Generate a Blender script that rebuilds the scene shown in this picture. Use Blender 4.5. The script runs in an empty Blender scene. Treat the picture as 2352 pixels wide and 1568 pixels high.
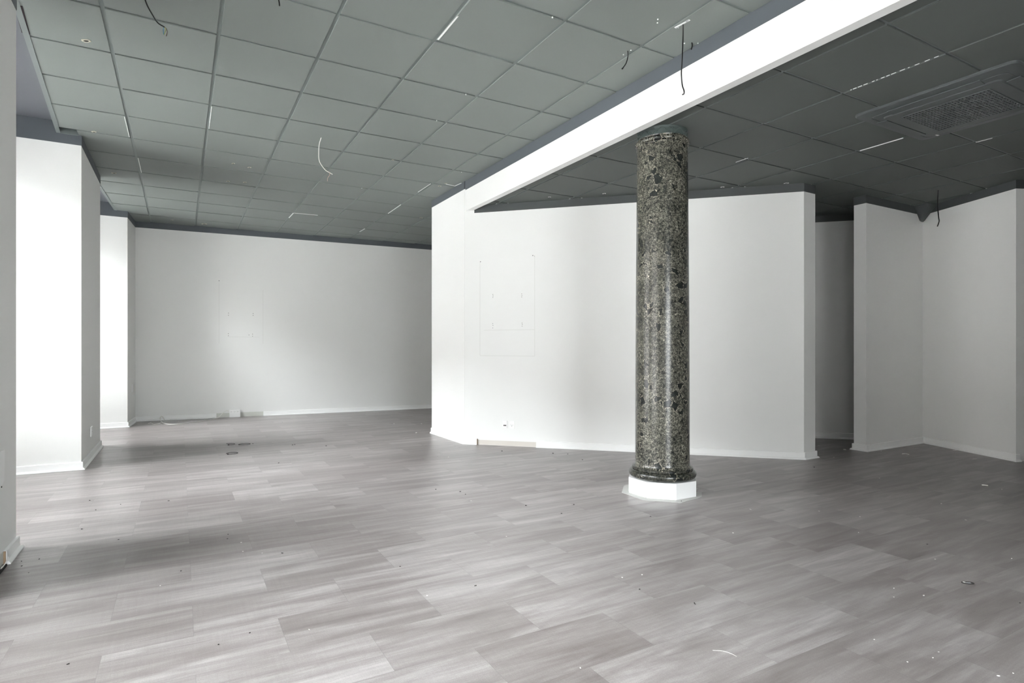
import bpy, bmesh, math, random
from mathutils import Vector, Matrix
random.seed(7)
S = bpy.context.scene
COL = S.collection

# ------------------------------------------------------------------ measures (metres)
H = 1.107                       # eye height
YAW = 0.5164
FPX, CXP, CYP = 1342.6, 1176.0, 802.2
ZL = 3.075                      # ceiling of the tall part
ZR = 2.783                      # ceiling of the low part
ZB = 3.18                       # window bay ceiling
ZWL = 2.985                     # top of the white paint, tall part
ZWR = 2.697                     # top of the white paint, low part
BACK = ((-0.60, 10.677), (6.0, 10.20))
XGL = -1.95                     # glass line of the left windows
YF = -3.6                       # front wall behind the camera

def ray(x, y):
    r = (x - CXP) / FPX; u = -(y - CYP) / FPX
    s, c = math.sin(YAW), math.cos(YAW)
    return (s + r * c, c - r * s, u)
def on_z(x, y, z):
    d = ray(x, y); t = (z - H) / d[2]
    return Vector((d[0] * t, d[1] * t, z))

# ------------------------------------------------------------------ materials
def new_mat(name):
    m = bpy.data.materials.new(name); m.use_nodes = True
    nt = m.node_tree
    return m, nt, nt.nodes, nt.links, nt.nodes['Principled BSDF']

def paint(name, rgb, rough=0.6, mottle=0.04, bump=0.02, scale=180, spec=0.4):
    m, nt, N, L, P = new_mat(name)
    tc = N.new('ShaderNodeNewGeometry')
    n1 = N.new('ShaderNodeTexNoise'); n1.inputs['Scale'].default_value = 2.3; n1.inputs['Detail'].default_value = 2
    L.new(tc.outputs['Position'], n1.inputs['Vector'])
    mr = N.new('ShaderNodeMapRange'); mr.inputs['To Min'].default_value = 1 - mottle; mr.inputs['To Max'].default_value = 1 + mottle
    L.new(n1.outputs['Fac'], mr.inputs['Value'])
    mx = N.new('ShaderNodeVectorMath'); mx.operation = 'SCALE'; mx.inputs[0].default_value = rgb
    L.new(mr.outputs['Result'], mx.inputs['Scale'])
    L.new(mx.outputs['Vector'], P.inputs['Base Color'])
    P.inputs['Roughness'].default_value = rough
    P.inputs['Specular IOR Level'].default_value = spec
    if bump < 0.03: return m
    n2 = N.new('ShaderNodeTexNoise'); n2.inputs['Scale'].default_value = scale; n2.inputs['Detail'].default_value = 2
    L.new(tc.outputs['Position'], n2.inputs['Vector'])
    b = N.new('ShaderNodeBump'); b.inputs['Strength'].default_value = bump * 5; b.inputs['Distance'].default_value = 0.002
    L.new(n2.outputs['Fac'], b.inputs['Height']); L.new(b.outputs['Normal'], P.inputs['Normal'])
    return m

M_WALL = paint('wall_paint', (0.845, 0.845, 0.828), 0.55, 0.012)
M_TRIM = paint('white_gloss_paint', (0.93, 0.93, 0.92), 0.35, 0.01, 0.008)
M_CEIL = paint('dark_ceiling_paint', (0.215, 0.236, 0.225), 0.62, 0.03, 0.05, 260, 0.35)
M_CEILR = paint('shaded_ceiling_paint', (0.110, 0.122, 0.114), 0.62, 0.03, 0.05, 260, 0.35)  # ceiling paint darkened to carry the dimmer light of the low part
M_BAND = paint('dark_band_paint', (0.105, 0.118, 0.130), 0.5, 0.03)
M_BANDR = paint('shaded_band_paint_low', (0.078, 0.085, 0.086), 0.5, 0.03)  # band paint darkened along with the shade put into the low ceiling
M_BAY = paint('bay_ceiling_paint', (0.135, 0.140, 0.158), 0.55, 0.05)
M_TBAR = paint('painted_ceiling_bar', (0.175, 0.200, 0.195), 0.42, 0.02, 0.01)
M_BARE = paint('bare_white_bar', (0.85, 0.87, 0.85), 0.3, 0.02, 0.005)
M_VOID = paint('ceiling_void_dark', (0.02, 0.012, 0.014), 0.9)
M_PLAST = paint('white_plastic', (0.93, 0.93, 0.92), 0.3, 0.005, 0.003)
M_BLACK = paint('black_rubber', (0.012, 0.012, 0.012), 0.4, 0.02, 0.01)
M_HOLE = paint('hole_dark', (0.03, 0.028, 0.025), 0.9)
M_BLUE = paint('blue_insulation', (0.03, 0.25, 0.40), 0.4)
M_BROWN = paint('brown_insulation', (0.12, 0.06, 0.04), 0.4)
M_YG = paint('yellow_green_insulation', (0.35, 0.38, 0.08), 0.4)
M_WCABLE = paint('white_cable', (0.80, 0.79, 0.75), 0.4)
M_PEACH = paint('peach_conductor', (0.70, 0.50, 0.42), 0.4)
M_GREENB = paint('bare_green_board', (0.68, 0.69, 0.64), 0.8, 0.12)
M_RAW = paint('raw_wood', (0.36, 0.25, 0.16), 0.7, 0.15)
M_CHIPS = paint('plaster_crumb', (0.80, 0.79, 0.76), 0.8, 0.05)
M_GRIT = paint('dark_grit', (0.03, 0.027, 0.025), 0.7, 0.1)
M_GYPS = paint('torn_plaster', (0.62, 0.58, 0.48), 0.9, 0.25)
M_SHEET = paint('grey_floor_filler', (0.50, 0.50, 0.48), 0.6, 0.08)
M_ALU = paint('white_window_frame', (0.75, 0.76, 0.77), 0.35)
M_PAVE = paint('pavement_stone', (0.17, 0.165, 0.16), 0.8, 0.1)
M_BLOCKER = paint('sky_blocker_facade', (0.13, 0.12, 0.115), 0.85, 0.05)
M_LINE = paint('filler_line', (0.66, 0.66, 0.63), 0.7, 0.05)
M_AC = paint('dark_painted_plastic', (0.088, 0.098, 0.098), 0.42, 0.02, 0.005)
M_SCROLL = paint('painted_scrollwork', (0.085, 0.110, 0.102), 0.4, 0.08)
M_METAL = paint('grey_zip_metal', (0.45, 0.45, 0.47), 0.3)
M_PINK = paint('bare_plaster_strip', (0.66, 0.62, 0.57), 0.8, 0.08)

def glass_mat():
    m, nt, N, L, P = new_mat('window_glass'); N.remove(P)
    out = N['Material Output']
    t = N.new('ShaderNodeBsdfTransparent'); t.inputs['Color'].default_value = (0.93, 0.96, 0.95, 1)
    g = N.new('ShaderNodeBsdfGlossy'); g.inputs['Roughness'].default_value = 0.02
    f = N.new('ShaderNodeFresnel'); f.inputs['IOR'].default_value = 1.5
    mx = N.new('ShaderNodeMixShader')
    L.new(f.outputs[0], mx.inputs[0]); L.new(t.outputs[0], mx.inputs[1]); L.new(g.outputs[0], mx.inputs[2])
    L.new(mx.outputs[0], out.inputs['Surface'])
    return m
M_GLASS = glass_mat()

def math_node(N, L, op, a, b=None, c=None):
    n = N.new('ShaderNodeMath'); n.operation = op
    for i, v in enumerate((a, b, c)):
        if v is None: continue
        if isinstance(v, (int, float)): n.inputs[i].default_value = v
        else: L.new(v, n.inputs[i])
    return n.outputs[0]

def ramp(N, L, fac, stops):
    r = N.new('ShaderNodeValToRGB')
    e = r.color_ramp.elements
    while len(e) < len(stops): e.new(0.5)
    for el, (p, c) in zip(e, stops):
        el.position = p; el.color = (*c, 1)
    L.new(fac, r.inputs[0])
    return r.outputs['Color']

def floor_mat():
    m, nt, N, L, P = new_mat('grey_floor_tiles')
    geo = N.new('ShaderNodeNewGeometry')
    sep = N.new('ShaderNodeSeparateXYZ'); L.new(geo.outputs['Position'], sep.inputs[0])
    X, Y = sep.outputs[0], sep.outputs[1]
    TW, TH = 0.597, 0.310
    ry = math_node(N, L, 'DIVIDE', math_node(N, L, 'SUBTRACT', Y, 1.64), TH)
    row = math_node(N, L, 'FLOOR', ry)
    par = math_node(N, L, 'MODULO', math_node(N, L, 'ADD', row, 101), 2)     # 0 for odd rows, 1 for even ones
    rx = math_node(N, L, 'SUBTRACT', math_node(N, L, 'DIVIDE', math_node(N, L, 'SUBTRACT', X, 0.046), TW),
                   math_node(N, L, 'MULTIPLY', par, 0.51))
    colm = math_node(N, L, 'FLOOR', rx)
    fx = math_node(N, L, 'FRACT', rx); fy = math_node(N, L, 'FRACT', ry)
    dx = math_node(N, L, 'MULTIPLY', math_node(N, L, 'MINIMUM', fx, math_node(N, L, 'SUBTRACT', 1, fx)), TW)
    dy = math_node(N, L, 'MULTIPLY', math_node(N, L, 'MINIMUM', fy, math_node(N, L, 'SUBTRACT', 1, fy)), TH)
    dist = math_node(N, L, 'MINIMUM', dx, dy)
    seam = math_node(N, L, 'LESS_THAN', dist, 0.0011)
    cmb = N.new('ShaderNodeCombineXYZ'); L.new(row, cmb.inputs[0]); L.new(colm, cmb.inputs[1])
    wn = N.new('ShaderNodeTexWhiteNoise'); wn.noise_dimensions = '2D'; L.new(cmb.outputs[0], wn.inputs['Vector'])
    rnd = wn.outputs['Value']
    sc = N.new('ShaderNodeSeparateColor'); L.new(wn.outputs['Color'], sc.inputs[0])
    def streak(sx, sy, det, off, dist_=0.4):
        cc = N.new('ShaderNodeCombineXYZ')
        L.new(math_node(N, L, 'MULTIPLY', X, sx), cc.inputs[0])
        L.new(math_node(N, L, 'MULTIPLY', Y, sy), cc.inputs[1])
        L.new(math_node(N, L, 'MULTIPLY', sc.outputs[off], 37.0), cc.inputs[2])
        n = N.new('ShaderNodeTexNoise'); n.inputs['Scale'].default_value = 1.0
        n.inputs['Detail'].default_value = det; n.inputs['Roughness'].default_value = 0.62
        n.inputs['Distortion'].default_value = dist_
        L.new(cc.outputs[0], n.inputs['Vector'])
        return n.outputs['Fac']
    s1 = streak(1.3, 11.0, 6, 0, 0.6)
    s2 = streak(5.0, 60.0, 5, 1, 0.3)
    cc = N.new('ShaderNodeTexNoise'); cc.inputs['Scale'].default_value = 240; cc.inputs['Detail'].default_value = 2
    L.new(geo.outputs['Position'], cc.inputs['Vector'])
    # cross scratches: short marks across the plank print
    s3 = streak(85.0, 6.0, 3, 2, 0.5)
    v = math_node(N, L, 'MULTIPLY', math_node(N, L, 'SUBTRACT', s1, 0.5), 1.55)
    v = math_node(N, L, 'ADD', v, math_node(N, L, 'MULTIPLY', math_node(N, L, 'SUBTRACT', s2, 0.5), 0.50))
    v = math_node(N, L, 'ADD', v, math_node(N, L, 'MULTIPLY', math_node(N, L, 'SUBTRACT', s3, 0.5), 0.16))
    v = math_node(N, L, 'ADD', v, math_node(N, L, 'MULTIPLY', math_node(N, L, 'SUBTRACT', cc.outputs['Fac'], 0.5), 0.45))
    v = math_node(N, L, 'ADD', v, math_node(N, L, 'MULTIPLY', math_node(N, L, 'SUBTRACT', rnd, 0.5), 0.26))
    v = math_node(N, L, 'ADD', v, 0.5)
    col = ramp(N, L, v, [(0.0, (0.130, 0.108, 0.104)), (0.38, (0.208, 0.182, 0.176)), (0.62, (0.280, 0.254, 0.247)), (1.0, (0.44, 0.415, 0.405))])
    # seam: a hairline, darker than the print
    mx = N.new('ShaderNodeMix'); mx.data_type = 'RGBA'
    L.new(math_node(N, L, 'MULTIPLY', seam, 0.35), mx.inputs['Factor']); L.new(col, mx.inputs['A'])
    mx.inputs['B'].default_value = (0.10, 0.095, 0.09, 1)
    # dusty haze lying over the floor
    dn = N.new('ShaderNodeTexNoise'); dn.inputs['Scale'].default_value = 0.9; dn.inputs['Detail'].default_value = 6
    L.new(geo.outputs['Position'], dn.inputs['Vector'])
    dm = N.new('ShaderNodeMapRange'); dm.inputs['From Min'].default_value = 0.35; dm.inputs['From Max'].default_value = 0.75
    dm.inputs['To Min'].default_value = 0.0; dm.inputs['To Max'].default_value = 0.16
    L.new(dn.outputs['Fac'], dm.inputs['Value'])
    mx2 = N.new('ShaderNodeMix'); mx2.data_type = 'RGBA'
    L.new(dm.outputs['Result'], mx2.inputs['Factor']); L.new(mx.outputs['Result'], mx2.inputs['A'])
    mx2.inputs['B'].default_value = (0.42, 0.42, 0.41, 1)
    L.new(mx2.outputs['Result'], P.inputs['Base Color'])
    rr = N.new('ShaderNodeMapRange'); rr.inputs['To Min'].default_value = 0.27; rr.inputs['To Max'].default_value = 0.42
    L.new(s2, rr.inputs['Value']); L.new(rr.outputs['Result'], P.inputs['Roughness'])
    P.inputs['Specular IOR Level'].default_value = 0.75
    b = N.new('ShaderNodeBump'); b.inputs['Strength'].default_value = 0.25; b.inputs['Distance'].default_value = 0.0006
    hh = math_node(N, L, 'SUBTRACT', math_node(N, L, 'ADD', s2, cc.outputs['Fac']), math_node(N, L, 'MULTIPLY', seam, 2.0))
    L.new(hh, b.inputs['Height']); L.new(b.outputs['Normal'], P.inputs['Normal'])
    return m
M_FLOOR = floor_mat()

def marble_mat(name='dark_breccia_marble', light=1.0):
    m, nt, N, L, P = new_mat(name)
    geo = N.new('ShaderNodeTexCoord')
    base = geo.outputs['Object']
    w = N.new('ShaderNodeTexNoise'); w.inputs['Scale'].default_value = 42; w.inputs['Detail'].default_value = 4
    L.new(base, w.inputs['Vector'])
    wv = N.new('ShaderNodeVectorMath'); wv.operation = 'SCALE'; wv.inputs['Scale'].default_value = 0.026
    sb = N.new('ShaderNodeVectorMath'); sb.operation = 'SUBTRACT'; sb.inputs[1].default_value = (0.5, 0.5, 0.5)
    L.new(w.outputs['Color'], sb.inputs[0]); L.new(sb.outputs[0], wv.inputs[0])
    ad = N.new('ShaderNodeVectorMath'); ad.operation = 'ADD'
    L.new(base, ad.inputs[0]); L.new(wv.outputs[0], ad.inputs[1])
    vec = ad.outputs[0]
    def vor(scale, feat, src=vec):
        v = N.new('ShaderNodeTexVoronoi'); v.feature = feat; v.inputs['Scale'].default_value = scale
        L.new(src, v.inputs['Vector']); return v
    # fine web of pale veins
    f1 = vor(66, 'DISTANCE_TO_EDGE'); f2 = vor(130, 'DISTANCE_TO_EDGE')
    n1 = N.new('ShaderNodeTexNoise'); n1.inputs['Scale'].default_value = 55; n1.inputs['Detail'].default_value = 6; n1.inputs['Roughness'].default_value = 0.7
    L.new(base, n1.inputs['Vector'])
    n2 = N.new('ShaderNodeTexNoise'); n2.inputs['Scale'].default_value = 5; n2.inputs['Detail'].default_value = 3
    L.new(base, n2.inputs['Vector'])
    def band(src, lo, hi):
        r = N.new('ShaderNodeMapRange'); r.inputs['From Min'].default_value = lo; r.inputs['From Max'].default_value = hi
        r.inputs['To Min'].default_value = 1; r.inputs['To Max'].default_value = 0
        L.new(src, r.inputs['Value']); return r.outputs['Result']
    web = math_node(N, L, 'MAXIMUM', band(f1.outputs['Distance'], 0.015, 0.075), math_node(N, L, 'MULTIPLY', band(f2.outputs['Distance'], 0.02, 0.10), 0.6))
    amt = math_node(N, L, 'MULTIPLY', n1.outputs['Fac'], math_node(N, L, 'ADD', n2.outputs['Fac'], 0.45))
    am = N.new('ShaderNodeMapRange'); am.inputs['From Min'].default_value = 0.34; am.inputs['From Max'].default_value = 0.60
    L.new(amt, am.inputs['Value'])
    web = math_node(N, L, 'MULTIPLY', web, am.outputs['Result'])
    ground = ramp(N, L, n1.outputs['Fac'], [(0.32, (0.008, 0.010, 0.009)), (0.52, (0.024, 0.026, 0.021)), (0.64, (0.055, 0.056, 0.042)), (0.78, (0.12, 0.115, 0.085))])
    mix = N.new('ShaderNodeMix'); mix.data_type = 'RGBA'
    L.new(math_node(N, L, 'MULTIPLY', web, 0.85), mix.inputs['Factor']); L.new(ground, mix.inputs['A']); mix.inputs['B'].default_value = (0.50 * light, 0.475 * light, 0.385 * light, 1)
    # large black clasts with bold pale rims
    c1 = vor(19, 'F1'); c1.inputs['Randomness'].default_value = 1.0
    ce = vor(19, 'DISTANCE_TO_EDGE')
    sc = N.new('ShaderNodeSeparateColor'); L.new(c1.outputs['Color'], sc.inputs[0])
    pick = math_node(N, L, 'GREATER_THAN', sc.outputs[0], 0.84)
    body = math_node(N, L, 'MULTIPLY', pick, math_node(N, L, 'GREATER_THAN', ce.outputs['Distance'], 0.055))
    mixc = N.new('ShaderNodeMix'); mixc.data_type = 'RGBA'
    L.new(math_node(N, L, 'MULTIPLY', body, 0.93), mixc.inputs['Factor']); L.new(mix.outputs['Result'], mixc.inputs['A']); mixc.inputs['B'].default_value = (0.014, 0.017, 0.016, 1)
    rim = math_node(N, L, 'MULTIPLY', pick, math_node(N, L, 'MULTIPLY', band(ce.outputs['Distance'], 0.055, 0.075), math_node(N, L, 'GREATER_THAN', ce.outputs['Distance'], 0.035)))
    rim = math_node(N, L, 'MULTIPLY', rim, math_node(N, L, 'GREATER_THAN', n1.outputs['Fac'], 0.48))
    mixr = N.new('ShaderNodeMix'); mixr.data_type = 'RGBA'
    L.new(rim, mixr.inputs['Factor']); L.new(mixc.outputs['Result'], mixr.inputs['A']); mixr.inputs['B'].default_value = (0.62, 0.56, 0.44, 1)
    L.new(mixr.outputs['Result'], P.inputs['Base Color'])
    P.inputs['Roughness'].default_value = 0.24
    P.inputs['Specular IOR Level'].default_value = 0.55
    return m
M_MARBLE = marble_mat()
M_MARBLE_DARK = marble_mat('black_veined_marble', 0.28)
M_MARBLE_PALE = marble_mat('pale_green_marble', 1.3)

# ------------------------------------------------------------------ mesh helpers
def link(name, bm, mat, parent=None, origin=None):
    """bm is in world coordinates; the object's origin goes to `origin` (or its bottom centre)."""
    bm.normal_update()
    if origin is None:
        xs = [v.co for v in bm.verts]
        lo = Vector((min(c.x for c in xs), min(c.y for c in xs), min(c.z for c in xs)))
        hi = Vector((max(c.x for c in xs), max(c.y for c in xs), max(c.z for c in xs)))
        origin = Vector(((lo.x + hi.x) / 2, (lo.y + hi.y) / 2, lo.z))
    origin = Vector(origin)
    bmesh.ops.translate(bm, verts=bm.verts, vec=-origin)
    me = bpy.data.meshes.new(name); bm.to_mesh(me); bm.free()
    me.materials.append(mat)
    o = bpy.data.objects.new(name, me); COL.objects.link(o)
    if parent is not None:
        o.parent = parent
        p = parent; off = Vector(parent.location)
        while p.parent is not None:
            p = p.parent; off += Vector(p.location)
        o.location = origin - off
    else:
        o.location = origin
    return o

def thing(name, label, cat, loc, group=None):
    o = bpy.data.objects.new(name, None); COL.objects.link(o); o.location = loc
    o.empty_display_size = 0.1
    return tag(o, label, cat, group)
def tag(o, label, cat, group=None):
    o['label'] = label; o['category'] = cat
    if group: o['group'] = group
    return o
def struct(o, label=None):
    o['kind'] = 'structure'
    if label: o['label'] = label
    return o
def smooth(o, ang=35):
    for p in o.data.polygons: p.use_smooth = True
    try: o.data.set_sharp_from_angle(angle=math.radians(ang))
    except Exception: pass
    return o

def box(bm, x0, x1, y0, y1, z0, z1, mat=None):
    vs = [bm.verts.new(c) for c in ((x0, y0, z0), (x1, y0, z0), (x1, y1, z0), (x0, y1, z0), (x0, y0, z1), (x1, y0, z1), (x1, y1, z1), (x0, y1, z1))]
    for f in ((3, 2, 1, 0), (4, 5, 6, 7), (0, 1, 5, 4), (1, 2, 6, 5), (2, 3, 7, 6), (3, 0, 4, 7)):
        bm.faces.new([vs[i] for i in f])
    return vs
def obox(bm, o, ux, uy, uz, sx, sy, sz):
    """box from corner o along three unit vectors"""
    o = Vector(o); a = Vector(ux) * sx; b = Vector(uy) * sy; c = Vector(uz) * sz
    cs = [o, o + a, o + a + b, o + b, o + c, o + a + c, o + a + b + c, o + b + c]
    vs = [bm.verts.new(v) for v in cs]
    fs = [bm.faces.new([vs[i] for i in f]) for f in ((3, 2, 1, 0), (4, 5, 6, 7), (0, 1, 5, 4), (1, 2, 6, 5), (2, 3, 7, 6), (3, 0, 4, 7))]
    if Vector(ux).cross(Vector(uy)).dot(Vector(uz)) < 0:
        bmesh.ops.reverse_faces(bm, faces=fs)
    return vs
def prism(bm, pts, z0, z1):
    a = sum(pts[i][0] * pts[(i + 1) % len(pts)][1] - pts[(i + 1) % len(pts)][0] * pts[i][1] for i in range(len(pts)))
    if a < 0: pts = pts[::-1]
    lo = [bm.verts.new((p[0], p[1], z0)) for p in pts]; hi = [bm.verts.new((p[0], p[1], z1)) for p in pts]
    n = len(pts)
    bm.faces.new(lo[::-1]); bm.faces.new(hi)
    for i in range(n):
        bm.faces.new((lo[i], lo[(i + 1) % n], hi[(i + 1) % n], hi[i]))
def offset_poly(pts, d):
    """offset a closed polygon outward by d"""
    a = sum(pts[i][0] * pts[(i + 1) % len(pts)][1] - pts[(i + 1) % len(pts)][0] * pts[i][1] for i in range(len(pts)))
    s = 1 if a > 0 else -1
    out = []; n = len(pts)
    for i in range(n):
        p0, p1, p2 = Vector(pts[i - 1]), Vector(pts[i]), Vector(pts[(i + 1) % n])
        d1 = (p1 - p0).normalized(); d2 = (p2 - p1).normalized()
        n1 = Vector((d1.y, -d1.x)) * s; n2 = Vector((d2.y, -d2.x)) * s
        b = (n1 + n2) / (1 + n1.dot(n2))
        out.append(tuple(p1 + b * d))
    return out
def run(bm, path, prof, side=1):
    """sweep a profile [(out, z)] along a plan polyline; `side`=1 puts it to the right of the travel direction. Mitred corners, capped ends."""
    P = [Vector(p) for p in path]; n = len(P); rings = []
    for i in range(n):
        if i == 0: d = (P[1] - P[0]).normalized(); nn = Vector((d.y, -d.x)); k = 1
        elif i == n - 1: d = (P[-1] - P[-2]).normalized(); nn = Vector((d.y, -d.x)); k = 1
        else:
            d1 = (P[i] - P[i - 1]).normalized(); d2 = (P[i + 1] - P[i]).normalized()
            n1 = Vector((d1.y, -d1.x)); n2 = Vector((d2.y, -d2.x)); nn = (n1 + n2) / (1 + n1.dot(n2))
        rings.append([bm.verts.new((P[i].x + nn.x * o * side, P[i].y + nn.y * o * side, z)) for o, z in prof])
    m = len(prof)
    for i in range(n - 1):
        for j in range(m):
            bm.faces.new((rings[i][j], rings[i][(j + 1) % m], rings[i + 1][(j + 1) % m], rings[i + 1][j]))
    bm.faces.new(rings[0][::-1]); bm.faces.new(rings[-1])
    bmesh.ops.recalc_face_normals(bm, faces=bm.faces)
def tube(bm, pts, r, seg=8, r1=None):
    pts = [Vector(p) for p in pts]; n = len(pts); rings = []
    up = Vector((0, 0, 1)); prev = None
    for i, p in enumerate(pts):
        t = (pts[min(i + 1, n - 1)] - pts[max(i - 1, 0)]).normalized()
        if prev is None:
            a = t.cross(up)
            if a.length < 1e-3: a = t.cross(Vector((1, 0, 0)))
            a.normalize()
        else:
            a = (prev - t * prev.dot(t)).normalized()
        prev = a; b = t.cross(a)
        rr = r if r1 is None else r + (r1 - r) * i / (n - 1)
        rings.append([bm.verts.new(p + (a * math.cos(k * 2 * math.pi / seg) + b * math.sin(k * 2 * math.pi / seg)) * rr) for k in range(seg)])
    for i in range(n - 1):
        for k in range(seg):
            bm.faces.new((rings[i][k], rings[i][(k + 1) % seg], rings[i + 1][(k + 1) % seg], rings[i + 1][k]))
    bm.faces.new(rings[0][::-1]); bm.faces.new(rings[-1])
    bmesh.ops.recalc_face_normals(bm, faces=bm.faces)
def spline(pts, sub=8):
    pts = [Vector(p) for p in pts]
    q = [pts[0] * 2 - pts[1]] + pts + [pts[-1] * 2 - pts[-2]]
    out = []
    for i in range(1, len(q) - 2):
        p0, p1, p2, p3 = q[i - 1:i + 3]
        for k in range(sub):
            t = k / sub
            out.append(0.5 * ((2 * p1) + (p2 - p0) * t + (2 * p0 - 5 * p1 + 4 * p2 - p3) * t * t + (3 * p1 - p0 - 3 * p2 + p3) * t ** 3))
    out.append(pts[-1])
    return out
def lathe(bm, prof, cx, cy, seg=96):
    rings = [[bm.verts.new((cx + r * math.cos(2 * math.pi * k / seg), cy + r * math.sin(2 * math.pi * k / seg), z)) for k in range(seg)] for r, z in prof]
    for i in range(len(prof) - 1):
        for k in range(seg):
            bm.faces.new((rings[i][k], rings[i][(k + 1) % seg], rings[i + 1][(k + 1) % seg], rings[i + 1][k]))
    bm.faces.new(rings[0][::-1]); bm.faces.new(rings[-1])
    bmesh.ops.recalc_face_normals(bm, faces=bm.faces)
def bevel(bm, w, seg=2):
    bmesh.ops.bevel(bm, geom=list(bm.edges), offset=w, segments=seg, profile=0.7, affect='EDGES', clamp_overlap=True)

# ------------------------------------------------------------------ shell: plan polygons
back_dir = (Vector(BACK[1]) - Vector(BACK[0])).normalized()
def back_at(x):
    return BACK[0][1] + (x - BACK[0][0]) * back_dir.y / back_dir.x

# floor
bm = bmesh.new()
prism(bm, [(XGL - 0.25, YF - 0.2), (11.0, YF - 0.2), (11.0, 10.9), (XGL - 0.25, 10.9)], -0.12, 0.0)
struct(link('floor', bm, M_FLOOR, origin=(0, 0, 0)))

PILS = [[(-0.79, YF), (-0.79, -2.9)],  # inner face start, inner face end, going away from the camera
    [(-0.79, -1.0), (-0.79, 1.0)],
    [(-0.79, 3.35), (-0.79, 4.172)],
    [(-0.792, 6.65), (-0.790, 8.085)],
    [(-0.652, 9.95), (-0.600, 10.677)],
]
BASE = [(0, 0), (0.030, 0), (0.030, 0.006), (0.024, 0.015), (0.014, 0.019), (0.014, 0.069), (0.009, 0.072), (0, 0.072)]
def band_poly(name, pts, z0, z1, parent):
    bm = bmesh.new(); prism(bm, offset_poly(pts, 0.003), z0, z1)
    return link(name, bm, M_BAND, parent)

# pilasters of the window wall (white body, dark painted band at the top)
WALLS = {}
for i, ((x0, y0), (x1, y1)) in enumerate(PILS):
    poly = [(x0, y0), (x1, y1), (XGL + 0.02, y1), (XGL + 0.02, y0)]
    bm = bmesh.new(); prism(bm, poly, 0, ZB)
    o = struct(link('wall_left', bm, M_WALL), 'white pilaster between the left shop windows')
    band_poly('painted_band', poly, ZWL, ZB - 0.001, o)
    WALLS[i] = o
# baseboards around the pilasters (not on the stripped end of the nearest one)
def baseboard(name, path, side, mat=M_TRIM):
    bm = bmesh.new(); run(bm, path, BASE, side)
    return struct(link(name, bm, mat))
baseboard('baseboard_left', [(XGL + 0.05, 6.65), (-0.792, 6.65), (-0.79, 8.085), (XGL + 0.05, 8.085)], 1)
baseboard('baseboard_left', [(XGL + 0.05, 9.95), (-0.652, 9.95), (-0.600, 10.675)], 1)
baseboard('baseboard_left', [(-0.79, 3.90), (-0.79, 4.172), (XGL + 0.05, 4.172)], 1)
baseboard('baseboard_left', [(XGL + 0.05, 1.0), (-0.79, 1.0), (-0.79, -1.0)], -1)

# back wall
bm = bmesh.new()
bp = [(XGL - 0.1, back_at(XGL - 0.1)), (6.6, back_at(6.6)), (6.6, back_at(6.6) + 0.2), (XGL - 0.1, back_at(XGL - 0.1) + 0.2)]
prism(bm, bp, 0, 3.4)
WB = struct(link('wall_back', bm, M_WALL), 'long white back wall')
bm = bmesh.new()
prism(bm, [(-0.61, back_at(-0.61) - 0.003), (6.2, back_at(6.2) - 0.003), (6.2, back_at(6.2) + 0.05), (-0.61, back_at(-0.61) + 0.05)], ZWL, ZL + 0.03)
link('painted_band', bm, M_BAND, WB)
baseboard('baseboard_back', [(-0.60, 10.677), (0.511, back_at(0.511))], 1)
baseboard('baseboard_back', [(1.21, back_at(1.21)), (6.0, back_at(6.0))], 1)
# the bare strip of board where the baseboard is missing
bm = bmesh.new()
prism(bm, [(0.512, back_at(0.512)), (1.209, back_at(1.209)), (1.209, back_at(1.209) - 0.003), (0.512, back_at(0.512) - 0.003)], 0.002, 0.072)
link('bare_strip', bm, M_GREENB, WB)

# partition block (white, chamfered)
PART = [(2.90, 7.26), (2.90, 6.23), (5.463, 3.667), (5.655, 3.672), (5.655, 5.75), (5.655, 7.26)]
bm = bmesh.new(); prism(bm, PART, 0, ZL + 0.02)
WP = struct(link('wall_center', bm, M_WALL), 'white angled partition wall behind the marble column')
bm = bmesh.new()
run(bm, [(2.90, 7.26), (2.90, 6.23), (2.915, 6.215)], [(0.0, ZWL), (0.003, ZWL), (0.003, ZL + 0.01), (0, ZL + 0.01)], 1)
link('painted_band', bm, M_BAND, WP)
bm = bmesh.new()
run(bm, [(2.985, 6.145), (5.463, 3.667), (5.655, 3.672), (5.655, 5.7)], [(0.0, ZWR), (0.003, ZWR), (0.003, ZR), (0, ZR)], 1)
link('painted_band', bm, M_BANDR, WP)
bm = bmesh.new(); run(bm, [(2.90, 7.26), (2.90, 6.23), (3.010, 6.120)], BASE, 1)
struct(link('baseboard_center', bm, M_TRIM))
bm = bmesh.new(); run(bm, [(3.510, 5.620), (5.463, 3.667), (5.655, 3.672), (5.655, 4.6)], BASE, 1)
struct(link('baseboard_center', bm, M_TRIM))
d45 = Vector((1, -1, 0)).normalized(); n45 = Vector((-1, -1, 0)).normalized()
def on_part(s, z, out=0.0):          # s = x coordinate on the 45 degree face
    return Vector((s, 9.13 - s, z)) + n45 * out
bm = bmesh.new(); obox(bm, on_part(3.012, 0.002), d45, n45, (0, 0, 1), 0.70, 0.0015, 0.055)
link('bare_strip', bm, M_PINK, WP)
bm = bmesh.new(); obox(bm, on_part(3.009, 0.0), d45, n45, (0, 0, 1), 0.004, 0.017, 0.068)
link('raw_edge', bm, M_RAW, WP)

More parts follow.
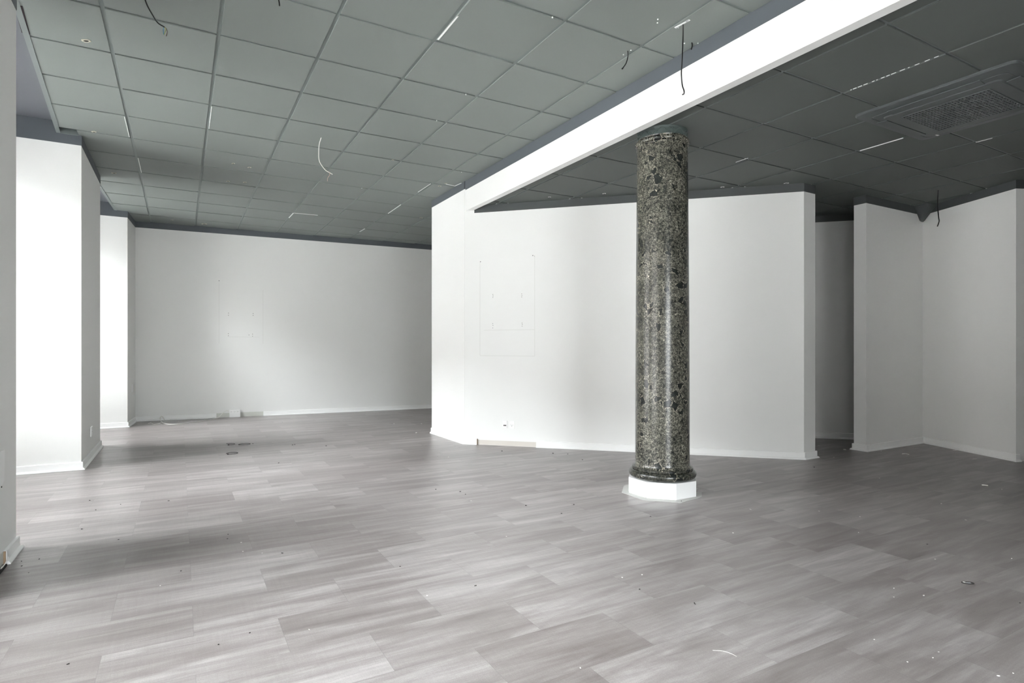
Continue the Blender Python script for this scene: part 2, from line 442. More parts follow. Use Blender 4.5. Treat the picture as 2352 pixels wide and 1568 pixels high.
# niche wall and right-hand walls
bm = bmesh.new(); prism(bm, [(7.75, 3.66), (5.63, 5.78), (5.8, 5.95), (7.92, 3.83)], 0, ZR + 0.1)
WN = struct(link('wall_niche', bm, M_WALL), 'dim wall at the end of the dark passage')
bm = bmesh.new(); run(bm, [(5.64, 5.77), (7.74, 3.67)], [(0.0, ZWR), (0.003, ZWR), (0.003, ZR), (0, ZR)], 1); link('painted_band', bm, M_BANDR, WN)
baseboard('baseboard_niche', [(5.66, 5.75), (7.60, 3.81)], 1)
REc = Vector((7.185, 2.565)); CR = Vector((7.665, 3.625))
du = (REc - CR).normalized(); dn = Vector((-du.y, du.x))
RE2 = REc + dn * 1.7
RW = [(6.48, 3.755), (6.48, 3.622), tuple(CR), tuple(REc), tuple(RE2), (11.0, 1.5), (11.0, 5.0), (7.75, 3.755)]
bm = bmesh.new(); prism(bm, RW, 0, ZR + 0.1)
WR = struct(link('wall_right', bm, M_WALL), 'white recessed wall on the right with an inner corner')
rpath = [(7.4, 3.755), (6.48, 3.755), (6.48, 3.622), tuple(CR), tuple(REc), tuple(RE2)]
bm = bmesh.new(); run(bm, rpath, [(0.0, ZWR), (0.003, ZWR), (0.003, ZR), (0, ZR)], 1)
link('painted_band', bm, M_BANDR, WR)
baseboard('baseboard_right', [(7.3, 3.755), (6.48, 3.755), (6.48, 3.622), tuple(CR), tuple(REc), tuple(REc + dn * 0.035)], 1)
# walls out of view that close the room
bm = bmesh.new(); box(bm, 11.0, 11.2, YF - 0.2, 5.0, 0, 3.4)
struct(link('wall_far_right', bm, M_WALL))
bm = bmesh.new(); box(bm, 6.1, 6.3, 5.3, 10.6, 0, 3.4)
struct(link('wall_back_right', bm, M_WALL))

# front wall behind the camera: piers and lintel around two shop windows
FW = [(-0.4, 1.8)]; FWZ = 2.45
bm = bmesh.new()
xs = [XGL - 0.1] + [v for w in FW for v in w] + [11.2]
for a in range(0, len(xs), 2): box(bm, xs[a], xs[a + 1], YF - 0.25, YF, 0, 3.4)
for w in FW:
    box(bm, w[0], w[1], YF - 0.25, YF, FWZ, 3.4); box(bm, w[0], w[1], YF - 0.25, YF, 0, 0.25)
struct(link('wall_front', bm, M_WALL))

# windows
def window(name, x0, x1, y0, y1, z0, z1, along='y'):
    bm = bmesh.new(); t = 0.06
    a0, a1 = (y0, y1) if along == 'y' else (x0, x1)
    mid = (a0 + a1) / 2
    def piece(p0, p1, q0, q1):
        if along == 'y': box(bm, x0, x1, p0, p1, q0, q1)
        else: box(bm, p0, p1, y0, y1, q0, q1)
    piece(a0, a0 + t, z0, z1); piece(a1 - t, a1, z0, z1)
    piece(a0 + t, a1 - t, z0, z0 + t); piece(a0 + t, a1 - t, z1 - t, z1)
    piece(mid - t / 2, mid + t / 2, z0 + t, z1 - t)
    o = struct(link(name, bm, M_ALU))
    bm = bmesh.new()
    if along == 'y': box(bm, (x0 + x1) / 2 - 0.004, (x0 + x1) / 2 + 0.004, a0 + t, a1 - t, z0 + t, z1 - t)
    else: box(bm, a0 + t, a1 - t, (y0 + y1) / 2 - 0.004, (y0 + y1) / 2 + 0.004, z0 + t, z1 - t)
    link('window_pane', bm, M_GLASS, o)
    return o
bays = [(-2.9, -1.0), (1.0, 3.35), (4.172, 6.65), (8.085, 9.95)]
for i, (y0, y1) in enumerate(bays):
    window('window_%d' % (i + 1), XGL - 0.06, XGL, y0 + 0.001, y1 - 0.001, 0.12, 3.05)
for i, w in enumerate(FW):
    window('window_%d' % (i + 5), w[0] + 0.001, w[1] - 0.001, YF - 0.16, YF - 0.10, 0.25, FWZ, 'x')
# outer face of the window wall: parapets and lintels
bm = bmesh.new()
for y0, y1 in bays:
    box(bm, XGL - 0.2, XGL, y0, y1, -0.1, 0.12); box(bm, XGL - 0.2, XGL, y0, y1, 3.05, 3.4)
for (x0, y0), (x1, y1) in PILS: box(bm, XGL - 0.2, XGL + 0.02, y0, y1, -0.1, 3.4)
struct(link('wall_outer', bm, M_WALL))

# ------------------------------------------------------------------ ceilings
GX0, GDX, GY0, GDY = -0.9895, 0.5995, 4.0897, 0.6006
RX0, RDX, RY0, RDY = 3.1715, 0.6027, 1.6634, 0.5983
def trim_x(y):          # slanted left edge of the tile field
    return -0.806 + (y - 4.269) * (-0.957 + 0.806) / (6.655 - 4.269)
def tile(bm, x0, x1, y0, y1, z, x0b=None, x1b=None, tilt=(0, 0), gap=0.011, dz=0.0, th=0.016):
    """one tegular tile; x0b/x1b give the x edges at y1 when the tile is cut at a slant"""
    x0b = x0 if x0b is None else x0b; x1b = x1 if x1b is None else x1b
    g = gap; e = 0.0012
    P = [(x0 + g, y0 + g), (x1 - g, y0 + g), (x1b - g, y1 - g), (x0b + g, y1 - g)]
    cx = sum(p[0] for p in P) / 4; cy = sum(p[1] for p in P) / 4
    def zz(p): return z + dz + (p[0] - cx) * tilt[0] + (p[1] - cy) * tilt[1]
    Q = [(p[0] + (e if p[0] < cx else -e), p[1] + (e if p[1] < cy else -e)) for p in P]
    lo = [bm.verts.new((q[0], q[1], zz(q))) for q in Q]
    mi = [bm.verts.new((p[0], p[1], zz(p) + e)) for p in P]
    hi = [bm.verts.new((p[0], p[1], z + th)) for p in P]
    bm.faces.new(lo[::-1]); bm.faces.new(hi)
    for i in range(4):
        j = (i + 1) % 4
        bm.faces.new((lo[i], lo[j], mi[j], mi[i])); bm.faces.new((mi[i], mi[j], hi[j], hi[i]))

rt = random.Random(3)
def rtilt(): return (rt.uniform(-.0018, .0018), rt.uniform(-.0018, .0018))
bm = bmesh.new(); bars = bmesh.new(); BZ = ZL + 0.007
flush = {(0, 1), (0, 2)}                      # tiles that sit down level with their neighbours
shift = {(4, -2): ((0.010, 0.012), 0.0), (2, 3): ((0, 0), -0.002)}
for j in range(0, 13):
    x0 = GX0 + GDX * j; x1 = x0 + GDX
    for i in range(-14, 11):
        y0 = GY0 + GDY * i; y1 = y0 + GDY
        if i == 10: y1 = back_at(x0 + .3) - 0.0
        if y0 > back_at(x0): continue
        y0 = max(y0, YF)
        if y1 <= YF: continue
        if x0 > 2.907 and y1 < 7.3: continue
        xa, xb, ya = x0, x1, None
        x0b = None
        if j == 0:
            mid = (y0 + y1) / 2
            inbay = any(b0 - 0.05 < mid < b1 for b0, b1 in bays)
            if mid > 8.0 and inbay: xa, x0b = -0.86 + (y0 - 8.0) * 0.035, -0.86 + (y1 - 8.0) * 0.035
            elif inbay and 4.0 < mid < 6.7: xa, x0b = trim_x(y0), trim_x(y1)
            elif inbay: xa = x0b = -0.85
            else: xa = x0b = -0.82
        if x0 < 2.907 < x1 and y1 < 7.3: xb = 2.915
        tl = rtilt(); dz = rt.uniform(-.001, .001)
        if (j, i) in shift: tl, dz = shift[(j, i)]
        g = 0.011
        tile(bm, xa, xb, y0, y1, ZL, x0b, None, tl, g, dz)
# grid bars (one mesh)
for j in range(1, 14):
    x = GX0 + GDX * j
    if x > 6.2: continue
    y0 = YF if x < 2.9 else 7.2
    box(bars, x - 0.012, x + 0.012, y0, back_at(x) + 0.02, BZ, BZ + 0.02)
for i in range(-12, 11):
    y = GY0 + GDY * i
    x1 = 2.915 if y < 7.2 else 6.2
    xs0 = trim_x(y) + 0.012 if 4.1 < y < 6.7 else (-0.84 if y < 8.0 else -0.83 + (y - 8.0) * 0.03)
    box(bars, xs0, x1, y - 0.012, y + 0.012, BZ + 0.0008, BZ + 0.02)
box(bars, -0.80, 3.3, YF, 10.9, BZ + 0.024, BZ + 0.05)            # deck that closes the void above
box(bars, 3.3, 6.3, 7.1, 10.9, BZ + 0.024, BZ + 0.05)
CE = struct(link('ceiling', bm, M_CEIL, origin=(0, 0, ZL)), 'dark grey tiled ceiling of the taller left part')
link('ceiling_bars', bars, M_TBAR, CE)
# slanted edge trims beside the window bays
for nm, (ax, ay), (bx_, by_) in (('edge_trim', (trim_x(4.15), 4.15), (trim_x(6.655), 6.655)), ('edge_trim', (-0.86, 8.085), (-0.79, 9.96)), ('edge_trim', (-0.85, 1.0), (-0.85, 3.35))):
    bm = bmesh.new(); run(bm, [(ax, ay), (bx_, by_)], [(-0.020, ZL - 0.004), (0.012, ZL - 0.004), (0.012, ZL + 0.004), (-0.012, ZL + 0.004), (-0.012, ZB + 0.01), (-0.020, ZB + 0.01)], 1)
    link(nm, bm, M_TBAR, CE)
for y in (GY0 + 4 * GDY + 0.145,):
    bm = bmesh.new(); box(bm, -0.95, -0.80, y, y + 0.014, ZL - 0.004, ZB); link('edge_trim', bm, M_TBAR, CE)
# window bay ceilings
for y0, y1 in bays:
    bm = bmesh.new(); box(bm, XGL, -0.70, y0, y1, ZB, ZB + 0.04)
    struct(link('ceiling', bm, M_BAY), 'raised dark soffit over a window bay')
# strips of bare white grid bar where tiles have slipped
def strip(p, q, w=0.007, z=ZL, par=CE, mat=M_BARE, drop=0.0032, name='bare_bar', fix=None):
    a = Vector((p[0], p[1], 0)); b = Vector((q[0], q[1], 0)); d = (b - a).normalized(); nn = Vector((-d.y, d.x, 0))
    bm = bmesh.new(); o = a - nn * w / 2; o.z = z - drop
    obox(bm, o, d, nn, (0, 0, 1), (b - a).length, w, 0.006)
    return link(name, bm, mat, par)
strip((1.425, 2.98), (1.425, 3.46), 0.010)
strip((0.222, 5.32), (0.224, 5.86), 0.006); strip((-0.409, 5.91), (-0.409, 6.46), 0.006); strip((-0.376, 7.13), (-0.374, 7.69), 0.006)
strip((1.416, 9.25), (1.422, 8.90), 0.012); strip((1.43, 8.885), (1.756, 8.861), 0.016)
strip((2.611, 7.664), (2.619, 8.245), 0.010); strip((2.588, 6.51), (2.588, 6.94), 0.006); strip((2.620, 9.47), (2.612, 9.76), 0.012)
strip((2.752, 6.44), (2.875, 6.46), 0.008); strip((2.875, 6.465), (2.894, 6.31), 0.008)
strip((-0.806, 4.30), (-0.835, 4.66), 0.040, mat=M_VOID, name='open_gap')
# bare patches and torn holes in the tiles
def hole(x, y, z, r, par, a=0.0, mat2=M_GYPS):
    rr = random.Random(int(x * 991 + y * 77)); n = 11
    def blob(s, dz):
        bm = bmesh.new(); vs = []
        for k in range(n):
            t = 2 * math.pi * k / n; q = r * s * rr.uniform(0.65, 1.2)
            px, py = q * 1.5 * math.cos(t), q * 0.8 * math.sin(t)
            vs.append((x + px * math.cos(a) - py * math.sin(a), y + px * math.sin(a) + py * math.cos(a)))
        prism(bm, vs, z - dz, z + 0.002); return bm
    o = link('torn_patch', blob(1.0, 0.0022), mat2, par)
    link('hole', blob(0.55, 0.0032), M_HOLE, o)
for px, r in (((199, 93), .022), ((216, 302), .016), ((262, 397), .020), ((536, 375), .014), ((573, 384), .014), ((524, 416), .014), ((562, 418), .014), ((470, 514), .035), ((1024, 421), .012), ((967, 500), .018), ((1010, 427), .013), ((902, 367), .008), ((395, 505), .012)):
    p = on_z(px[0], px[1], ZL); hole(p.x, p.y, ZL - 0.002, r, CE, -0.5)
for px in ((1269, 40), (1070, 217), (1003, 277), (831, 432), (1511, 44), (1510, 52), (1449, 115), (1432, 125), (1572, 99), (1603, 99), (1060, 395)):
    p = on_z(px[0], px[1], ZL); bm = bmesh.new()
    tube(bm, [(p.x, p.y, ZL - 0.0035), (p.x, p.y, ZL + 0.004)], 0.0045, 7); link('paint_chip', bm, M_BARE, CE)

# low ceiling
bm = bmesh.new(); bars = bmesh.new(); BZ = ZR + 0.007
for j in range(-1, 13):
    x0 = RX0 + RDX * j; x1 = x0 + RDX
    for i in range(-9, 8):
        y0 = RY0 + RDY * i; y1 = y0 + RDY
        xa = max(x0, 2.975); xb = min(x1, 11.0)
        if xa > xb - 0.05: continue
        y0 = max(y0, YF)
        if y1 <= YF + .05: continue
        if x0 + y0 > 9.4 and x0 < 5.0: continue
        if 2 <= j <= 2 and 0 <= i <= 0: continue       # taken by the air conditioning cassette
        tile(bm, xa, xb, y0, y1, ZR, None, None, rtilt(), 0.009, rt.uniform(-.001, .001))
for j in range(0, 13):
    x = RX0 + RDX * j
    box(bars, x - 0.012, x + 0.012, YF, 6.4, BZ, BZ + 0.02)
for i in range(-8, 8):
    y = RY0 + RDY * i; box(bars, 2.975, 11.0, y - 0.012, y + 0.012, BZ + 0.0008, BZ + 0.02)
box(bars, 2.96, 11.1, YF, 6.6, BZ + 0.024, BZ + 0.05)
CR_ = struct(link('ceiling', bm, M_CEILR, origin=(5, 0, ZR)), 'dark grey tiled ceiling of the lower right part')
link('ceiling_bars', bars, M_TBAR, CR_)
rs = random.Random(5)
y = 1.70
while y < 2.21:
    l = rs.uniform(0.008, 0.03); strip((3.766, y), (3.766, min(y + l, 2.22)), 0.004, ZR, CR_, name='bare_bar'); y += l + rs.uniform(0.006, 0.03)
strip((4.987, 2.50), (4.990, 2.84), 0.005, ZR, CR_); strip((4.324, 3.43), (4.325, 3.56), 0.004, ZR, CR_); strip((5.60, 2.15), (5.60, 2.26), 0.004, ZR, CR_)
for px, r in (((1262, 452), .013), ((1388, 444), .013), ((1660, 429), .014), ((1806, 420), .016)):
    p = on_z(px[0], px[1], ZR); hole(p.x, p.y, ZR - 0.002, r, CR_, -0.8, M_CHIPS)
# thin cover strip where the low ceiling meets the beam
bm = bmesh.new(); box(bm, 2.977, 3.02, YF, 6.2, ZR - 0.002, ZR + 0.004); link('edge_trim', bm, M_TBAR, CR_)

bm = bmesh.new(); box(bm, XGL - 0.25, 11.2, YF - 0.25, 10.95, 3.4, 3.7)
struct(link('roof', bm, M_PAVE))
# ------------------------------------------------------------------ beam
bm = bmesh.new(); box(bm, 2.909, 2.977, YF, 6.40, 2.728, ZL + 0.05)
BE = struct(link('trim_beam', bm, M_WALL), 'white ceiling beam running over the marble column')
bm = bmesh.new(); box(bm, 2.906, 2.93, YF, 6.236, ZWL - 0.012, ZL + 0.02); link('painted_band', bm, M_BAND, BE)
bm = bmesh.new(); box(bm, 2.8985, 2.91, 6.2335, 6.2365, 2.735, ZWL - 0.002); link('seam', bm, M_LINE, BE)
bm = bmesh.new(); box(bm, 2.8955, 2.90, 6.2275, 6.2325, ZWL, ZL); link('dark_seam', bm, M_HOLE, BE)

# ------------------------------------------------------------------ marble column
CX, CY = 3.262, 3.378
COLM = thing('marble_column', 'tall round column of dark speckled marble standing on a white octagonal plinth', 'column', (CX, CY, 0))
bm = bmesh.new()
ap = 0.249; R8 = ap / math.cos(math.pi / 8)
prism(bm, [(CX + R8 * math.cos(math.pi / 8 + k * math.pi / 4), CY + R8 * math.sin(math.pi / 8 + k * math.pi / 4)) for k in range(8)], 0.003, 0.121)
bevel(bm, 0.002, 1)
link('plinth', bm, M_TRIM, COLM)['label'] = 'white octagonal plinth'
# grey filler left around the plinth
bm = bmesh.new()
sh = [on_z(*p, 0) for p in ((1428, 1131), (1433, 1116), (1447, 1112), (1540, 1108), (1604, 1122), (1594, 1130), (1612, 1131), (1612, 1141), (1602, 1145), (1565, 1155), (1478, 1149))]
prism(bm, [(p.x, p.y) for p in sh], 0.0004, 0.0035)
link('floor_filler', bm, M_SHEET, COLM)['label'] = 'ragged pale grey filler around the plinth'
for px in ((1444, 1131), (1484, 1144), (1551, 1147), (1582, 1143), (1599, 1139), (1586, 1137), (1565, 1152)):
    p = on_z(px[0], px[1], 0); bm = bmesh.new()
    bmesh.ops.create_icosphere(bm, subdivisions=1, radius=0.0035, matrix=Matrix.Translation((p.x, p.y, 0.005))); link('dirt_spot', bm, M_GRIT, COLM)
prof = [(0.200, 0.121)]
for k in range(0, 13):
    t = -math.pi / 2 + math.pi * k / 12
    prof.append((0.224 + 0.031 * math.cos(t), 0.154 + 0.031 * math.sin(t)))
prof += [(0.229, 0.186), (0.230, 0.190), (0.230, 0.203), (0.227, 0.206), (0.20, 0.206)]
bm = bmesh.new(); lathe(bm, prof, CX, CY); smooth(link('base_moulding', bm, M_MARBLE_DARK, COLM), 30)
sh_p = [(0.200, 0.200), (0.226, 0.2055)]
for k in range(1, 9):
    t = k / 8 * math.pi / 2
    sh_p.append((0.226 - 0.0205 * math.sin(t), 0.2055 + 0.045 * (1 - math.cos(t))))
zs = [0.27 + (2.66 - 0.27) * k / 30 for k in range(31)]
for z in zs:
    t = (z - 0.27) / (2.66 - 0.27)
    sh_p.append((0.2055 - 0.0145 * t ** 1.9, z))
bm = bmesh.new(); lathe(bm, sh_p, CX, CY, 128); smooth(link('shaft', bm, M_MARBLE, COLM), 30)
nk = [(0.185, 2.655), (0.193, 2.657)]
for k in range(9):
    t = -math.pi / 2 + math.pi * k / 8; nk.append((0.193 + 0.006 * math.cos(t), 2.667 + 0.006 * math.sin(t)))
nk.append((0.194, 2.675))
for k in range(13):
    t = -math.pi / 2 + math.pi * k / 12; nk.append((0.190 + 0.016 * math.cos(t), 2.696 + 0.019 * math.sin(t)))
nk += [(0.192, 2.722), (0.18, 2.722)]
bm = bmesh.new(); lathe(bm, nk, CX, CY, 96); smooth(link('neck_ring', bm, M_MARBLE_PALE, COLM), 30)['label'] = 'paler veined marble neck ring'
bm = bmesh.new(); lathe(bm, [(0.180, 2.715), (0.186, 2.718), (0.184, 2.74), (0.184, 2.765), (0.190, 2.775), (0.192, 2.7828), (0.18, 2.7828)], CX, CY, 96)
CAP = smooth(link('capital', bm, M_SCROLL, COLM), 30); CAP['label'] = 'dark painted capital with scroll relief'
def onc(th, z, r=0.187): return (CX + r * math.cos(th), CY + r * math.sin(th), z)
for k in range(8):
    th0 = math.pi / 8 + k * math.pi / 4
    bm = bmesh.new()
    for sgn in (-1, 1):
        # big spiral and its wave
        pts = []
        for q in range(34):
            t = q / 33; ang = t * 4.4 * math.pi; rad = 0.014 * (1 - t) + 0.002
            pts.append(onc(th0 + sgn * (0.020 + rad * math.cos(ang)) / 0.187, 2.737 + rad * math.sin(ang)))
        tube(bm, pts, 0.0030, 6)
        pts = [onc(th0 + sgn * (0.034 + 0.040 * t) / 0.187, 2.739 + 0.030 * math.sin(t * math.pi * 0.5)) for t in [q / 10 for q in range(11)]]
        tube(bm, pts, 0.0028, 6)
        pts = []
        for q in range(20):
            t = q / 19; ang = math.pi / 2 + t * 3.0 * math.pi; rad = 0.009 * (1 - t) + 0.0015
            pts.append(onc(th0 + sgn * (0.012 + rad * math.cos(ang)) / 0.187, 2.765 + rad * math.sin(ang)))
        tube(bm, pts, 0.0024, 6)
    smooth(link('scroll', bm, M_SCROLL, CAP), 60)

# ------------------------------------------------------------------ air-conditioning cassette
AX, AY, AR = 4.668, 1.965, 0.475
AC = thing('ceiling_air_conditioner', 'square dark painted air conditioning cassette with slotted centre grille set in the low ceiling', 'air conditioner', (AX, AY, ZR))
def rounded(cx, cy, r, c, n=6):
    out = []
    for sx, sy, a0 in ((1, 1, 0), (-1, 1, math.pi / 2), (-1, -1, math.pi), (1, -1, 3 * math.pi / 2)):
        for k in range(n + 1):
            a = a0 + k / n * math.pi / 2
            out.append((cx + sx * (r - c) + c * math.cos(a), cy + sy * (r - c) + c * math.sin(a)))
    return out
def loft(bm, rings, cap0=True, cap1=True):
    rv = [[bm.verts.new((p[0], p[1], z)) for p in pts] for pts, z in rings]
    n = len(rv[0])
    for a, b in zip(rv, rv[1:]):
        for k in range(n): bm.faces.new((a[k], a[(k + 1) % n], b[(k + 1) % n], b[k]))
    if cap0: bm.faces.new(rv[0])
    if cap1: bm.faces.new(rv[-1])
    bmesh.ops.recalc_face_normals(bm, faces=bm.faces)
bm = bmesh.new()
loft(bm, [(rounded(AX, AY, AR, 0.05), ZR + 0.002), (rounded(AX, AY, AR, 0.05), ZR - 0.010), (rounded(AX, AY, AR - 0.006, 0.048), ZR - 0.016),
          (rounded(AX, AY, AR - 0.055, 0.04), ZR - 0.026), (rounded(AX, AY, AR - 0.075, 0.04), ZR - 0.028), (rounded(AX, AY, AR - 0.079, 0.04), ZR - 0.025),
          (rounded(AX, AY, AR - 0.083, 0.04), ZR - 0.029), (rounded(AX, AY, AR - 0.13, 0.035), ZR - 0.034), (rounded(AX, AY, AR - 0.137, 0.03), ZR - 0.042), (rounded(AX, AY, 0.262, 0.004), ZR - 0.044),
          (rounded(AX, AY, 0.258, 0.004), ZR - 0.038)])
smooth(link('panel', bm, M_AC, AC), 25)
for k in range(4):     # four outlet flaps
    a = k * math.pi / 2
    ux = Vector((math.cos(a), math.sin(a), 0)); uy = Vector((-math.sin(a), math.cos(a), 0))
    bm = bmesh.new(); c = Vector((AX, AY, ZR - 0.0415)) + ux * 0.348 - uy * 0.27
    obox(bm, c, uy, ux, (ux.x * 0, 0, 1), 0.54, 0.072, 0.006)
    bmesh.ops.rotate(bm, verts=bm.verts, cent=Vector((AX, AY, ZR - 0.041)) + ux * 0.348, matrix=Matrix.Rotation(-0.10, 3, uy))
    bevel(bm, 0.0015, 1)
    link('flap', bm, M_AC, AC)
bm = bmesh.new(); r = 0.255
GZ = ZR - 0.046
for k in range(27):
    y = AY - r + 2 * r * k / 26
    box(bm, AX - r, AX + r, y - 0.0035, y + 0.0035, GZ, GZ + 0.006)
for k in range(14):
    x = AX - r + 2 * r * k / 13
    box(bm, x - 0.004, x + 0.004, AY - r, AY + r, GZ - 0.0008, GZ + 0.007)
GR = link('grille', bm, M_AC, AC)
bm = bmesh.new(); box(bm, AX - r, AX + r, AY - r, AY + r, GZ + 0.009, GZ + 0.012)
o = link('filter', bm, paint('dusty_filter', (0.30, 0.30, 0.29), 0.8, 0.5), AC); o['label'] = 'dusty grey filter behind the slots'
bm = bmesh.new(); p = on_z(2152, 310, ZR - 0.036)
box(bm, p.x - 0.02, p.x + 0.02, p.y - 0.008, p.y + 0.006, ZR - 0.038, ZR - 0.033); o = link('maker_badge', bm, M_BARE, AC); o['label'] = 'small bright badge'

# ------------------------------------------------------------------ hanging cables
def hang(name, label, cat, pix, zc, rad, mat, conductors=None, group=None, first_on=0):
    """pix: picture points; the cable hangs in the vertical plane under its fixing point, facing the room"""
    p0 = on_z(pix[0][0], pix[0][1], zc)
    s, c = math.sin(YAW), math.cos(YAW)
    dep = p0.x * s + p0.y * c
    rr = random.Random(len(pix) * 13 + int(pix[0][0]))
    def at(q, k):
        d = ray(q[0], q[1]); dd = dep + 0.02 * math.sin(k * 1.3)
        return Vector((d[0] * dd, d[1] * dd, H + d[2] * dd))
    pts = [p0 + Vector((0, 0, 0.004))] + [at(q, k) for k, q in enumerate(pix) if k > 0]
    t = thing(name, label, cat, p0, group)
    bm = bmesh.new(); tube(bm, spline(pts, 6), rad, 8)
    smooth(link('sheath', bm, mat, t), 60)
    for m, qs, r2 in (conductors or []):
        bm = bmesh.new(); tube(bm, spline([at(q, k) for k, q in enumerate(qs)], 6), r2, 6); smooth(link('conductor', bm, m, t), 60)
    return t
hang('hanging_cable', 'black cable hanging from the ceiling near the left window with three coloured conductors bared', 'cable',
     [(328, -14), (338, 12), (350, 34), (362, 52), (377, 62)], ZL, 0.0036, M_BLACK,
     [(M_BLUE, [(377, 61), (375, 68), (376, 79)], .0014), (M_YG, [(377, 61), (381, 68), (377, 80)], .0014), (M_BROWN, [(377, 61), (382, 66), (384, 74), (382, 83)], .0014)])
hang('hanging_cable', 'tiny dark cable end poking from the ceiling at the top edge, left of centre', 'cable', [(638, -6), (641, 4), (642, 13)], ZL, 0.0036, M_BLACK)
hang('hanging_cable', 'curved white cable hanging from the middle of the taller ceiling', 'cable',
     [(738, 316), (733, 333), (732, 352), (733, 368), (739, 380), (748, 391), (756, 396), (763, 400)], ZL, 0.0036, M_WCABLE,
     [(M_PEACH, [(757, 396), (757, 402), (753, 408), (752, 416)], .0018)])
hang('hanging_cable', 'short bent black cable end hanging from the ceiling, left of the longest one', 'cable', [(1442, 117), (1442, 130), (1438, 145), (1430, 157)], ZL, 0.0036, M_BLACK,
     [(M_HOLE, [(1431, 156), (1429, 158)], .005)])
hang('hanging_cable', 'longest black cable, hanging in front of the white beam above the column', 'cable',
     [(1569, 54), (1569, 75), (1568, 110), (1566, 150), (1565, 170), (1567, 195), (1571, 208), (1571, 215), (1568, 217)], ZL, 0.0038, M_BLACK)
hang('hanging_cable', 'very short black cable stub beside the beam, right of the longest cable', 'cable', [(1589, 98), (1590, 105), (1588, 113)], ZL, 0.0045, M_BLACK)
hang('hanging_cable', 'thin black cable hanging from the low ceiling before the right wall', 'cable', [(2155, 437), (2154, 455), (2154, 478), (2156, 500), (2157, 508), (2153, 520)], ZR, 0.0055, M_BLACK)
hang('cable_plug', 'short pale torn stub hanging from the low ceiling near the top right corner', 'cable', [(2250, 38), (2254, 30), (2260, 26), (2266, 25)], ZR, 0.0055, M_CHIPS,
     [(M_GYPS, [(2262, 25), (2267, 28), (2270, 24)], .002)])
# lamp track leftover beside the longest cable
a = on_z(1549, 62, ZL); b = on_z(1583, 44, ZL)
t = thing('track_plate', 'narrow scratched metal plate on the ceiling where the longest cable comes out', 'bracket', a)
bm = bmesh.new(); d = (b - a).normalized(); obox(bm, Vector((a.x, a.y, ZL - 0.004)), d, Vector((-d.y, d.x, 0)), (0, 0, 1), (b - a).length, 0.012, 0.003)
link('plate', bm, M_BARE, t)
for px in ((1553, 63), (1558, 62), (1577, 48), (1580, 46)):
    p = on_z(px[0], px[1], ZL); bm = bmesh.new(); tube(bm, [(p.x, p.y, ZL - 0.006), (p.x, p.y, ZL)], 0.005, 7); link('screw', bm, M_METAL, t)

# dark funnel-shaped cover in the ceiling corner on the right
t = thing('corner_cover', 'dark tapered cover wedged under the low ceiling in the right inner corner', 'cover', (CR.x - 0.03, CR.y - 0.03, 2.60))
v1 = Vector((-1, 0)); v2 = du.normalized()
bm = bmesh.new()
def cc(a, b): return (CR.x + v1.x * a + v2.x * b, CR.y + v1.y * a + v2.y * b)
loft(bm, [([cc(0.004, 0.004), cc(0.05, 0.004), cc(0.05, 0.01), cc(0.01, 0.012)], 2.615), ([cc(0.004, 0.004), cc(0.08, 0.004), cc(0.08, 0.03), cc(0.01, 0.035)], 2.625),
          ([cc(0.004, 0.004), cc(0.20, 0.004), cc(0.16, 0.18), cc(0.01, 0.22)], ZR - 0.006), ([cc(0.004, 0.004), cc(0.20, 0.004), cc(0.16, 0.18), cc(0.01, 0.22)], ZR)])
link('shell', bm, M_AC, t)
bm = bmesh.new(); q = cc(0.05, 0.14); tube(bm, [(q[0], q[1], ZR - 0.012), (q[0] + 0.03, q[1] - 0.02, ZR - 0.004)], 0.006, 8); link('cable_gland', bm, M_BLACK, t)

# ------------------------------------------------------------------ sockets and switches
def local_frame(o, ux, uz, un):
    return lambda a, b, c: Vector(o) + Vector(ux) * a + Vector(uz) * b + Vector(un) * c
def plate(fr, bm, a0, a1, b0, b1, c0, c1):
    p = fr(a0, b0, c0); vs = obox(bm, p, (fr(1, 0, 0) - fr(0, 0, 0)), (fr(0, 1, 0) - fr(0, 0, 0)), (fr(0, 0, 1) - fr(0, 0, 0)), a1 - a0, b1 - b0, c1 - c0)
    return vs
def disc(fr, bm, a, b, r, c0, c1, n=20):
    tube(bm, [fr(a, b, c0), fr(a, b, c1)], r, n)
Z = (0, 0, 1)
# data socket and power socket on the partition
fr = local_frame(on_part(3.230, 0.206), d45, Z, n45)
t = thing('data_socket', 'white data outlet with two black ports low on the angled partition', 'socket', fr(0.03, 0, 0))
bm = bmesh.new(); plate(fr, bm, 0, 0.052, 0, 0.084, 0, 0.010); bevel(bm, 0.0025, 2); link('frame', bm, M_PLAST, t)
bm = bmesh.new(); plate(fr, bm, 0.006, 0.046, 0.010, 0.076, 0.0095, 0.012); bevel(bm, 0.001, 1); link('insert', bm, M_PLAST, t)
for a in (0.0115, 0.0285):
    bm = bmesh.new(); plate(fr, bm, a, a + 0.013, 0.022, 0.037, 0.011, 0.0125); link('port', bm, M_BLACK, t)
fr = local_frame(on_part(3.288, 0.203), d45, Z, n45)
t = thing('power_socket', 'white power outlet with three pin holes, right of the data outlet on the partition', 'socket', fr(0.03, 0, 0))
bm = bmesh.new(); plate(fr, bm, 0, 0.058, 0, 0.084, 0, 0.011); bevel(bm, 0.0025, 2); link('frame', bm, M_PLAST, t)
bm = bmesh.new(); disc(fr, bm, 0.029, 0.038, 0.020, 0.008, 0.0125); smooth(link('socket_face', bm, M_TRIM, t), 40)
bm = bmesh.new()
for k in range(17):
    pass
pts = [fr(0.029 + 0.0205 * math.cos(a), 0.038 + 0.0205 * math.sin(a), 0.0118) for a in [math.radians(110 + k * 7) for k in range(21)]]
tube(bm, pts, 0.0012, 5); link('rim', bm, M_LINE, t)
